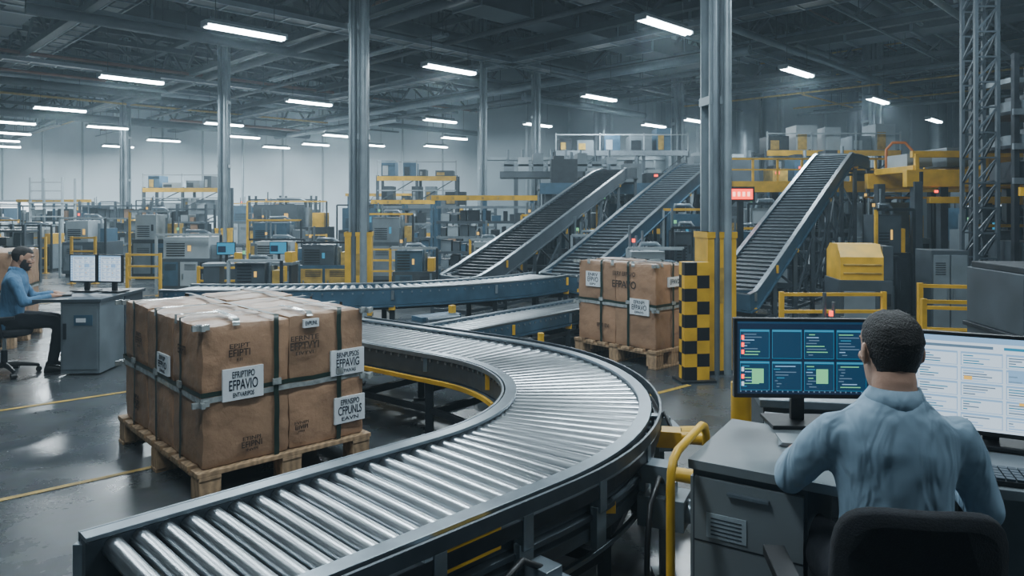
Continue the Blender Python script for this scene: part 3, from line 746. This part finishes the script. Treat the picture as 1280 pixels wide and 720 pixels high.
person('seated_operator',-4.86,6.93,-60,.93,'shirt2','skin2',[(-.12,.44,.80),(.12,.42,.80)],[(-.25,.20,.76),(.26,.16,.76)],hyaw=2,hpitch=12,lean=9,beard=True,fine=False,chz=1.08)
chair('office_chair',-4.88,6.92,-60,.93,back=.92)
m=MB('workstation_desk').at(-4.42,6.85,0,4)
m.bb(-.16,.50,-.02,.95,.70,.73,'greyd'); m.bb(.12,.48,0,.5,.02,.70,'grey'); m.bb(.14,.46,-.012,0,.06,.66,'grey'); m.bb(.25,.42,-.018,-.012,.48,.58,'blue'); m.bb(.27,.36,-.021,-.018,.51,.55,'paper')
m.bb(.15,.18,-.02,-.012,.35,.50,'dark'); m.bb(.12,.48,.52,.93,.02,.7,'greyd'); m.bb(-.14,-.11,.88,.92,0,.7,'dark')
m.obj(bevel=.004)
for x,y,rz in((-4.42,7.42,-6),(-4.12,7.38,-14)):
    m=MB('computer_monitor').at(x,y,.98,rz); monitor(m,.27,.26,'light',-.245); m.obj()
m=MB('keyboard').at(-4.46,7.20,.732,-60); m.bb(-.14,.14,-.05,.05,0,.015,'black'); m.obj()
# ------------------------------------------------------------------ background equipment
def fence(x0,y0,x1,y1,h=.95,bars=3,name='safety_fence'):
    m=MB(name);L=math.hypot(x1-x0,y1-y0);n=max(1,int(round(L/1.0)))
    for i in range(n+1):
        t=i/n;x=x0+(x1-x0)*t;y=y0+(y1-y0)*t; m.box(x,y,h/2,.045,.045,h,'yellow'); m.box(x,y,.008,.12,.12,.016,'yellow')
    for k in range(bars):
        z=h-.03-k*(h-.15)/bars; m.beam((x0,y0,z),(x1,y1,z),.03,.035,'yellow')
    return m.obj()
def rack(x,y,rz,w,d,h,lv,header=True,name='storage_rack'):
    m=MB(name).at(x,y,0,rz)
    for a in(-w/2,0,w/2):
        for b in(-d/2,d/2): m.box(a,b,h/2,.06,.06,h,'blue' if header else 'greyd')
    for k in range(lv):
        z=.12+k*(h-.25)/max(1,lv-1); m.bb(-w/2,w/2,-d/2,d/2,z-.02,z+.02,'greyd'); m.bb(-w/2,w/2,-d/2-.04,-d/2,z-.03,z+.02,'raillt' if k%2 else 'greyd')
        if k<lv-1:
            xx=-w/2+.08
            while xx<w/2-.2:
                bw=R(.08,.22);bh=R(.3,.8)*(h-.25)/(lv-1)
                m.bb(xx,xx+bw,-d/2+.03,d/2-.05,z+.02,z+.02+bh,random.choice(['greyd','blue','grey','greyl','kraft2','dark','dark','greyd'])); xx+=bw+R(.02,.06)
    if header:
        m.bb(-w/2-.1,w/2+.1,-d/2-.05,-d/2+.02,h,h+.10,'yellow')
        for i in range(int(w/.3)): m.bb(-w/2+i*.3,-w/2+i*.3+.05,-d/2-.06,-d/2-.05,h+.02,h+.08,'yellowd')
    return m.obj()
def machine(x,y,rz,w,d,h,acc=None,body='greyd',name='processing_machine'):
    m=MB(name).at(x,y,0,rz); acc=acc or random.choice(['yellow','yellow','yellowd','grey','blue'])
    m.bb(-w/2,w/2,-d/2,d/2,.06,h*.62,body); m.bb(-w/2+.05,w/2-.05,-d/2+.05,d/2-.05,0,.06,'black')
    x1=w*R(.0,.3)
    m.bb(-w*.45,x1,-d*.42,d*.42,h*.62,h,random.choice(['grey','greyd','greyl','blue']))
    m.bb(w*.3,w*.45,-d*.3,d*.3,h*.62,h*.86,acc)
    n=max(2,int(w/.35))
    for i in range(n):
        a=-w/2+.04+i*(w-.04)/n; b=a+(w-.04)/n-.05; m.bb(a,b,-d/2-.015,-d/2,.14,h*.56,random.choice(['grey','greyl','dark','grey','blue','greyd','yellowd']))
        m.bb(a+.04,a+.06,-d/2-.035,-d/2-.015,h*.25,h*.35,'raillt')
        for k in range(4): m.bb(a+.08,b-.03,-d/2-.02,-d/2-.015,h*.42+k*.03,h*.42+k*.03+.012,'dark')
    for i in range(6):
        z=h*.66+i*.045
        if z<h*.96:m.bb(-w*.4,-w*.1,-d*.42-.01,-d*.42,z,z+.02,'dark')
    m.bb(-w*.05,w*.0+.0,-d*.42-.012,-d*.42,h*.75,h*.85,random.choice(['scr_c','scr_y','scr_w','scr_c','dark']))
    m.cyl((w*.2,0,h*.62),(w*.2,0,h*.95),min(.12,w*.08),'raillt',14)
    m.tube([(w*.2,0,h*.9),(w*.2,0,h*1.05),(w*.1,0,h*1.1),(-w*.2,0,h*1.1),(-w*.25,0,h)],.03,'duct',8)
    for k in range(3): m.cyl((-w*.4+k*.09,d*.2,h),(-w*.4+k*.09,d*.2,h+R(.1,.4)),.02,'duct',6)
    m.beam((-w/2-.03,-d/2-.03,0),(-w/2-.03,-d/2-.03,h*1.05),.04,.04,random.choice(['dark','yellow','greyl'])); m.beam((w/2+.03,-d/2-.03,0),(w/2+.03,-d/2-.03,h*1.05),.04,.04,'dark'); m.beam((-w/2-.03,-d/2-.03,h*1.05),(w/2+.03,-d/2-.03,h*1.05),.04,.04,random.choice(['greyl','yellow','dark']))
    m.cyl((-w*.35,0,h),(-w*.35,0,h+.12),.015,'raillt',6); m.cyl((-w*.35,0,h+.12),(-w*.35,0,h+.17),.022,random.choice(['scr_y','red','scr_y','scr_g']),8)
    return m.obj()
def scaffold(x,y,w,d,h,lv,name='equipment_scaffold'):
    m=MB(name).at(x,y,0,0); n=max(1,int(w/1.1))
    for i in range(n+1):
        for b in(-d/2,d/2): m.box(-w/2+i*w/n,b,h/2,.08,.08,h,'greyd')
    for k in range(lv):
        z=h*(k+1)/lv-.1; m.bb(-w/2,w/2,-d/2,d/2,z,z+.06,'dark'); m.beam((-w/2,-d/2-.05,z),(w/2,-d/2-.05,z),.05,.14,random.choice(['yellow','blue','grey','raillt']))
        xx=-w/2+.1
        while xx<w/2-.3 and k<lv:
            bw=R(.2,.7);bh=R(.2,.7)*h/lv; m.bb(xx,xx+bw,-d*.4,d*.3,z+.06,z+.06+bh,random.choice(['grey','greyd','greyl','dark','blue','raillt'])); m.bb(xx+.04,xx+bw*.5,-d*.4-.02,-d*.4,z+.1,z+.06+bh*.7,random.choice(['dark','greyl','yellowd'])); xx+=bw+R(.05,.3)
        for i in range(n):
            a=-w/2+i*w/n;b=a+w/n; z0=h*k/lv+.05; m.beam((a,-d/2,z0),(b,-d/2,z),.03,.03,'greyd')
        m.beam((-w/2,-d/2-.05,z+.5),(w/2,-d/2-.05,z+.5),.03,.03,'greyl')
    for i in range(n+1): m.box(-w/2+i*w/n,-d/2-.05,h+.2,.03,.03,.5,'greyl')
    return m.obj()
scaffold(3.0,20.2,3.6,1.0,3.2,3); scaffold(8.2,18.9,3.4,1.0,3.1,3); scaffold(13.2,17.2,3.0,1.0,3.0,3); scaffold(-2.9,22.4,2.4,.9,2.6,3); scaffold(-11.0,24.5,2.6,.9,2.3,3)
fence(-7.0,13.1,-6.4,13.1,.78,3); fence(-5.4,12.4,-3.9,12.4,.6,2); fence(-9.3,15.2,-8.8,15.2,1.0)
machine(-6.05,13.9,0,1.15,.8,1.05,body='greyd',acc='grey'); machine(-4.5,14.2,0,1.0,.8,.95); machine(-8.0,16.4,0,.9,.8,1.45,body='dark'); machine(-3.3,12.9,0,.9,.5,.95,body='blue')
machine(-10,17.2,0,1.0,.8,1.3); machine(-12.3,18.6,0,1.3,.8,1.1,body='grey'); machine(-6.4,21.0,0,2.2,1.0,1.7,body='dark'); machine(-3.9,20.4,0,1.8,1.0,1.6,body='dark')
machine(-5.6,17.4,0,1.2,.8,1.25,body='grey'); machine(-2.6,15.8,0,.9,.7,1.4); machine(-1.6,12.0,0,.7,.5,.9); machine(-3.7,10.6,0,.7,.4,.8,body='blue')
rack(-.55,14.6,0,1.9,.6,1.75,6); rack(-2.7,18.2,0,1.4,.6,1.7,5); rack(-9.3,20.3,0,1.6,.6,1.7,5,False); rack(-12.2,22.5,0,2.2,.7,1.8,5,False); rack(-16,25.5,0,2.4,.7,1.8,4); rack(-4.4,25,0,2.4,.7,2.0,5)
rack(-1.0,17.4,0,1.2,.6,1.6,5,False); rack(-8.5,27,0,2.4,.7,1.9,4,False); rack(-19,25,0,2,.7,1.6,4,False); rack(-10.8,15.3,0,1.2,.5,1.25,4,False); rack(-7.5,23.6,0,2,.6,2.0,5,False)
for (x,y,w,h) in((-14.6,20.6,1.6,1.2),(-17.5,22,1.8,1.3),(-20.2,29,2.5,1.6),(-13.5,28.5,2.2,1.8),(-10.5,30,2.2,1.7),(-5.3,30,2.4,1.9),(-2.8,28,2.0,1.9),(-23,31,2.5,1.7),(-17,30.5,2.2,1.7),(-26,29,2.5,1.5),(-22,26,2,1.3)):
    machine(x,y,0,w,.9,h,body=random.choice(['greyd','grey','dark']))
fence(-11.4,14.4,-10.2,14.4,.7); fence(-13.5,17.6,-11.4,17.6,.9); fence(-2.9,14.4,-2.1,14.4,.8); fence(-7.0,19.4,-5,19.4,.9)
fence(-16,19.4,-13.8,19.4,.9)
m=MB('access_platform').at(-15.3,24,0,5)
for x in(-.5,.5):
    for y in(-.4,.4): m.box(x,y,1.3,.06,.06,2.6,'greyl')
m.bb(-.55,.55,-.45,.45,1.75,1.8,'greyl')
for k in range(9): m.beam((-.5,-.42,.2+k*.28),(.5,-.42,.2+k*.28),.04,.04,'greyl')
m.obj()
def station(x,y,rz,name='operator_terminal'):
    m=MB(name).at(x,y,0,rz)
    m.bb(-.30,.30,-.2,.2,.70,.74,'grey'); m.bb(-.28,-.05,-.18,.18,0,.70,'greyd'); m.bb(.24,.28,-.18,.18,0,.7,'dark'); 
    m.bb(-.14,.14,.05,.09,.86,1.06,'black'); m.bb(-.13,.13,.043,.05,.87,1.05,'scr_c'); m.bb(-.12,.0,.036,.043,.9,1.0,'scr_d'); m.bb(-.02,.02,.08,.1,.74,.9,'black'); m.bb(.15,.27,-.1,.1,.74,.9,'yellow')
    m.obj()
for p in((-4.5,11.3,10),(-3.75,11.5,0)): station(*p)
# ------------------------------------------------------------------ right hand side: mezzanine & machines
m=MB('mezzanine_platform')
m.bb(4.3,12.5,14.6,17.5,2.02,2.12,'greyd'); m.bb(4.3,12.5,14.5,14.6,1.92,2.14,'yellow'); m.bb(.6,4.3,15.6,17.5,2.02,2.12,'greyd'); m.bb(.6,4.3,15.5,15.6,1.9,2.14,'blue')
for x in(.8,2.6,4.5,6.3,8.2,10.1,12):
    for y in(15.8,17.3): m.box(x,y,1.01,.16,.16,2.02,'greyd')
    m.beam((x,15.8,.3),(x,17.3,1.9),.05,.05,'greyd')
    m.beam((x,15.75,1.4),(x+.6,15.75,2.0),.06,.06,'dark')
for x in range(17): m.box(4.4+x*.5,14.65,2.36,.04,.04,.48,'yellow')
m.beam((4.4,14.65,2.6),(12.4,14.65,2.6),.04,.04,'yellow'); m.beam((4.4,14.65,2.38),(12.4,14.65,2.38),.03,.03,'yellow')
rr=random.Random(5)
x=.9
while x<12:
    w=rr.uniform(.25,.8); y=rr.uniform(16.2,16.9); h=rr.uniform(.2,.7); m.bb(x,x+w,y-.3,y+.3,2.12,2.12+h,rr.choice(['grey','grey','greyd','blue','yellowd','raillt','dark'])); m.bb(x+.05,x+w*.5,y-.2,y+.2,2.12+h,2.2+h,rr.choice(['greyl','raillt','dark'])); m.cyl((x+w*.8,y,2.12),(x+w*.8,y,2.3+h),.04,'duct',8); 
    if rr.random()<.35: m.box(x+w*.3,y-.31,2.2+h*.5,.08,.03,.05,'red')
    x+=w+rr.uniform(.05,.3)
m.obj()
m=MB('elevated_sorter').at(1.1,18.2,0,0)
m.bb(-1.4,1.6,-.5,.5,2.35,2.5,'greyd'); 
for i in range(8): m.bb(-1.3+i*.36,-1.05+i*.36,-.52,.4,2.5,2.75+.1*(i%3),random.choice(['greyl','raillt','grey'])); m.cyl((-1.2+i*.36,-.3,2.75),(-1.2+i*.36,-.3,3.05),.03,'duct',6)
for x in(-1.0,0.4,1.5):
    for y in(-.4,.4): m.box(x,y,1.2,.1,.1,2.4,'greyd')
m.beam((-1.4,-.5,2.65),(1.6,-.5,2.65),.04,.05,'raillt'); m.obj()
m=MB('yellow_gantry')
for y in(11.0,12.2): m.beam((6.0,y,2.05),(8.6,y-.2,2.05),.14,.26,'yellow')
m.beam((6.3,10.9,1.72),(8.4,10.8,1.72),.1,.10,'yellow'); m.beam((6.1,11.0,2.42),(8.4,10.9,2.42),.08,.10,'yellow')
for x in(6.15,7.2,8.3):
    for y in(10.95,12.05): m.box(x,y,1.0,.13,.13,2.0,'greyd')
    m.beam((x,10.95,2.2),(x,12.1,2.2),.1,.1,'yellow'); m.box(x,10.95,2.3,.06,.06,.25,'yellow')
for i in range(8): m.box(6.2+i*.28,10.92,2.05,.05,.05,.2,'dark')
for i in range(3): m.box(6.4+i*.6,10.86,1.85,.05,.03,.04,'red')
for (x,w,h,mt) in((6.4,.4,.2,'greyl'),(7.0,.35,.3,'grey'),(7.6,.5,.2,'yellowd'),(8.1,.3,.3,'grey')): m.box(x,11.6,2.25+h/2,w,.6,h,mt)
m.obj(bevel=.006)
m=MB('cable_loop'); m.tube([(6.55,12.6,2.30),(6.55,12.6,2.62),(6.65,12.58,2.74),(6.85,12.55,2.74),(6.95,12.5,2.6),(6.95,12.5,2.2),(6.95,12.5,1.75)],.025,'orange',8); m.obj()
machine(4.75,9.9,0,.7,.6,.9,body='greyd'); machine(2.9,12.1,0,.8,.6,1.5,body='dark'); machine(1.95,10.1,0,.7,.6,1.0); machine(5.0,14.1,0,.9,.6,1.6,body='greyd')
machine(7.0,13.4,0,1.2,.7,1.7,body='grey'); machine(8.8,13.4,0,1.2,.7,1.6); machine(.6,13.2,0,.8,.7,1.4,body='greyd'); machine(-.4,12.9,0,.6,.6,1.0)
machine(2.6,17,0,1.2,.5,1.7); machine(7.2,16.6,0,1.4,.5,1.7); machine(11,14.0,0,1.5,.6,1.7); machine(4.05,12.3,0,.5,.6,1.2); machine(6.6,9.9,0,.9,.7,1.3,body='dark')
machine(2.6,10.7,0,.5,.5,1.25,body='greyd'); machine(1.3,12.0,0,.6,.5,1.1); machine(5.7,11.0,0,.5,.5,1.5,body='dark')
rack(3.5,13.3,0,.7,.5,1.5,5,False)
m=MB('press_machine').at(4.2,8.75,0,-8)
m.bb(-.30,.30,-.3,.3,.05,.75,'greyd'); m.bb(-.33,.33,-.33,.33,0,.05,'black')
rings=[]
for x in(-.28,.2): rings.append([V((x,-.28,.72)),V((x,.28,.72)),V((x,.28,1.08)),V((x,.15,1.17)),V((x,-.15,1.17)),V((x,-.28,1.02))])
m.loft(rings,'yellow',False)
for z in(.82,.92): m.bb(-.25,.18,-.29,-.28,z,z+.02,'yellowd')
m.bb(-.25,.1,-.31,-.3,.3,.62,'grey'); m.bb(.2,.32,-.25,.25,.75,1.15,'greyd'); m.cyl((-.1,-.31,.2),(-.1,-.4,.2),.06,'raillt',14); m.bb(.15,.27,-.32,-.3,.45,.6,'dark')
m.obj(bevel=.008)
m=MB('electrical_cabinet').at(4.95,8.3,0,-6)
m.bb(-.2,.2,-.2,.2,.04,1.12,'greyd'); m.bb(-.18,-.01,-.212,-.2,.1,1.07,'grey'); m.bb(.01,.18,-.212,-.2,.1,1.07,'grey'); m.bb(-.19,.19,-.19,.19,0,.04,'black'); m.bb(-.04,-.02,-.23,-.212,.55,.7,'raillt'); m.bb(.02,.04,-.23,-.212,.55,.7,'raillt')
for k in range(6): m.bb(-.16,-.05,-.215,-.21,.85+k*.025,.86+k*.025,'dark')
m.obj(bevel=.005)
fence(2.9,7.75,4.0,7.75,.70); fence(4.25,7.5,5.05,7.3,.82); fence(4.0,7.0,4.7,6.9,.72,2)
machine(3.4,7.2,0,.6,.4,.4)
m=MB('led_display').at(3.55,11.2,0,0)
m.box(0,0,.9,.08,.08,1.8,'dark'); m.bb(-.2,.2,-.07,.07,1.70,1.93,'black'); m.bb(-.17,.17,-.078,-.07,1.735,1.895,'red')
for i in range(4): m.bb(-.14+i*.075,-.10+i*.075,-.084,-.078,1.78,1.85,'redoff')
m.bb(-.2,.2,-.1,.1,0,.03,'dark'); m.obj()
m=MB('lattice_mast').at(5.65,8.7,0,0)
for x in(-.13,.13):
    for y in(-.13,.13): m.box(x,y,3.9,.04,.04,7.8,'greyd')
z=.1
while z<7.6:
    for y in(-.13,.13): m.beam((-.13,y,z),(.13,y,z+.3),.02,.02,'greyd'); m.beam((-.13,y,z+.3),(.13,y,z+.3),.02,.02,'greyd')
    for x in(-.13,.13): m.beam((x,-.13,z+.3),(x,.13,z),.02,.02,'greyd')
    z+=.3
m.bb(-.25,.25,-.25,.25,0,.04,'dark')
m.obj()
m=MB('elevated_equipment_rack').at(5.65,8.7,0,0)
for zz in(1.9,2.3,2.7):
    m.bb(.2,1.6,-.35,.5,zz,zz+.04,'dark'); m.bb(.15,1.6,-.38,-.35,zz-.02,zz+.05,'raillt')
    for k in range(7): 
        w=R(.1,.17); m.bb(.25+k*.19,.25+k*.19+w,-.3,.2,zz+.04,zz+.04+R(.1,.26),random.choice(['greyd','grey','dark','raillt']))
for x in(.2,.9,1.55):
    for y in(-.33,.45): m.box(x,y,1.7,.06,.06,3.4,'dark')
m.bb(.2,1.6,-.42,-.38,1.74,1.84,'yellow'); m.bb(.3,1.5,-.1,.4,3.1,3.16,'greyl'); m.tube([(.4,-.4,1.9),(.42,-.45,1.5),(.5,-.42,1.2),(.6,-.4,.9)],.02,'black',8); m.bb(.3,.9,-.3,.3,0,1.2,'greyd'); m.bb(.35,.85,-.31,-.3,.1,1.1,'grey')
m.obj()
m=MB('label_printer_cabinet').at(3.46,4.55,0,-6)
m.bb(-.38,.45,-.3,.35,.04,.80,'greyd'); m.bb(-.40,.47,-.33,.37,.80,.83,'dark'); m.bb(-.38,.45,-.3,.35,.83,1.20,'greyd'); m.bb(-.36,.43,-.28,.33,1.20,1.24,'dark'); m.bb(-.34,.40,-.31,-.3,.88,1.14,'grey'); m.bb(-.36,.43,-.28,.33,0,.04,'black')
m.bb(-.3,-.02,-.312,-.3,.1,.75,'grey'); m.bb(.02,.4,-.312,-.3,.1,.75,'grey'); m.bb(-.05,-.03,-.33,-.312,.4,.55,'raillt')
m.obj(bevel=.012)
machine(8.2,9.6,0,1.0,.7,1.2); machine(5.9,7.3,0,.8,.6,1.1,body='grey'); machine(10.3,12.2,0,1.6,.8,1.6)
for (x,y,w,h) in((13,19.5,2,2.2),(15.5,21,2,2),(4,22,2,2.2),(7,21,2.4,2.1),(10.5,20.5,1.6,2.3),(2.2,23.5,1.6,2.2),(17,23,2,2)): machine(x,y,0,w,.9,h)
# ------------------------------------------------------------------ world (dusty air) + camera
w=bpy.data.worlds.new('world'); S.world=w; w.use_nodes=True
n=w.node_tree.nodes; b=n['Background']; b.inputs[0].default_value=(.48,.62,.72,1); b.inputs[1].default_value=.3
vs=n.new('ShaderNodeVolumeScatter'); vs.inputs['Color'].default_value=(.70,.89,1,1); vs.inputs['Density'].default_value=.0045; vs.inputs['Anisotropy'].default_value=.25
w.node_tree.links.new(vs.outputs[0],n['World Output'].inputs['Volume'])
cam=bpy.data.cameras.new('camera'); cam.sensor_width=36; cam.lens=900/1280*36; cam.shift_y=-100/1280; cam.clip_end=200; cam.clip_start=.05
co=bpy.data.objects.new('camera',cam); S.collection.objects.link(co); co.location=(0,0,1.6); co.rotation_euler=(math.radians(90),0,0)
S.camera=co
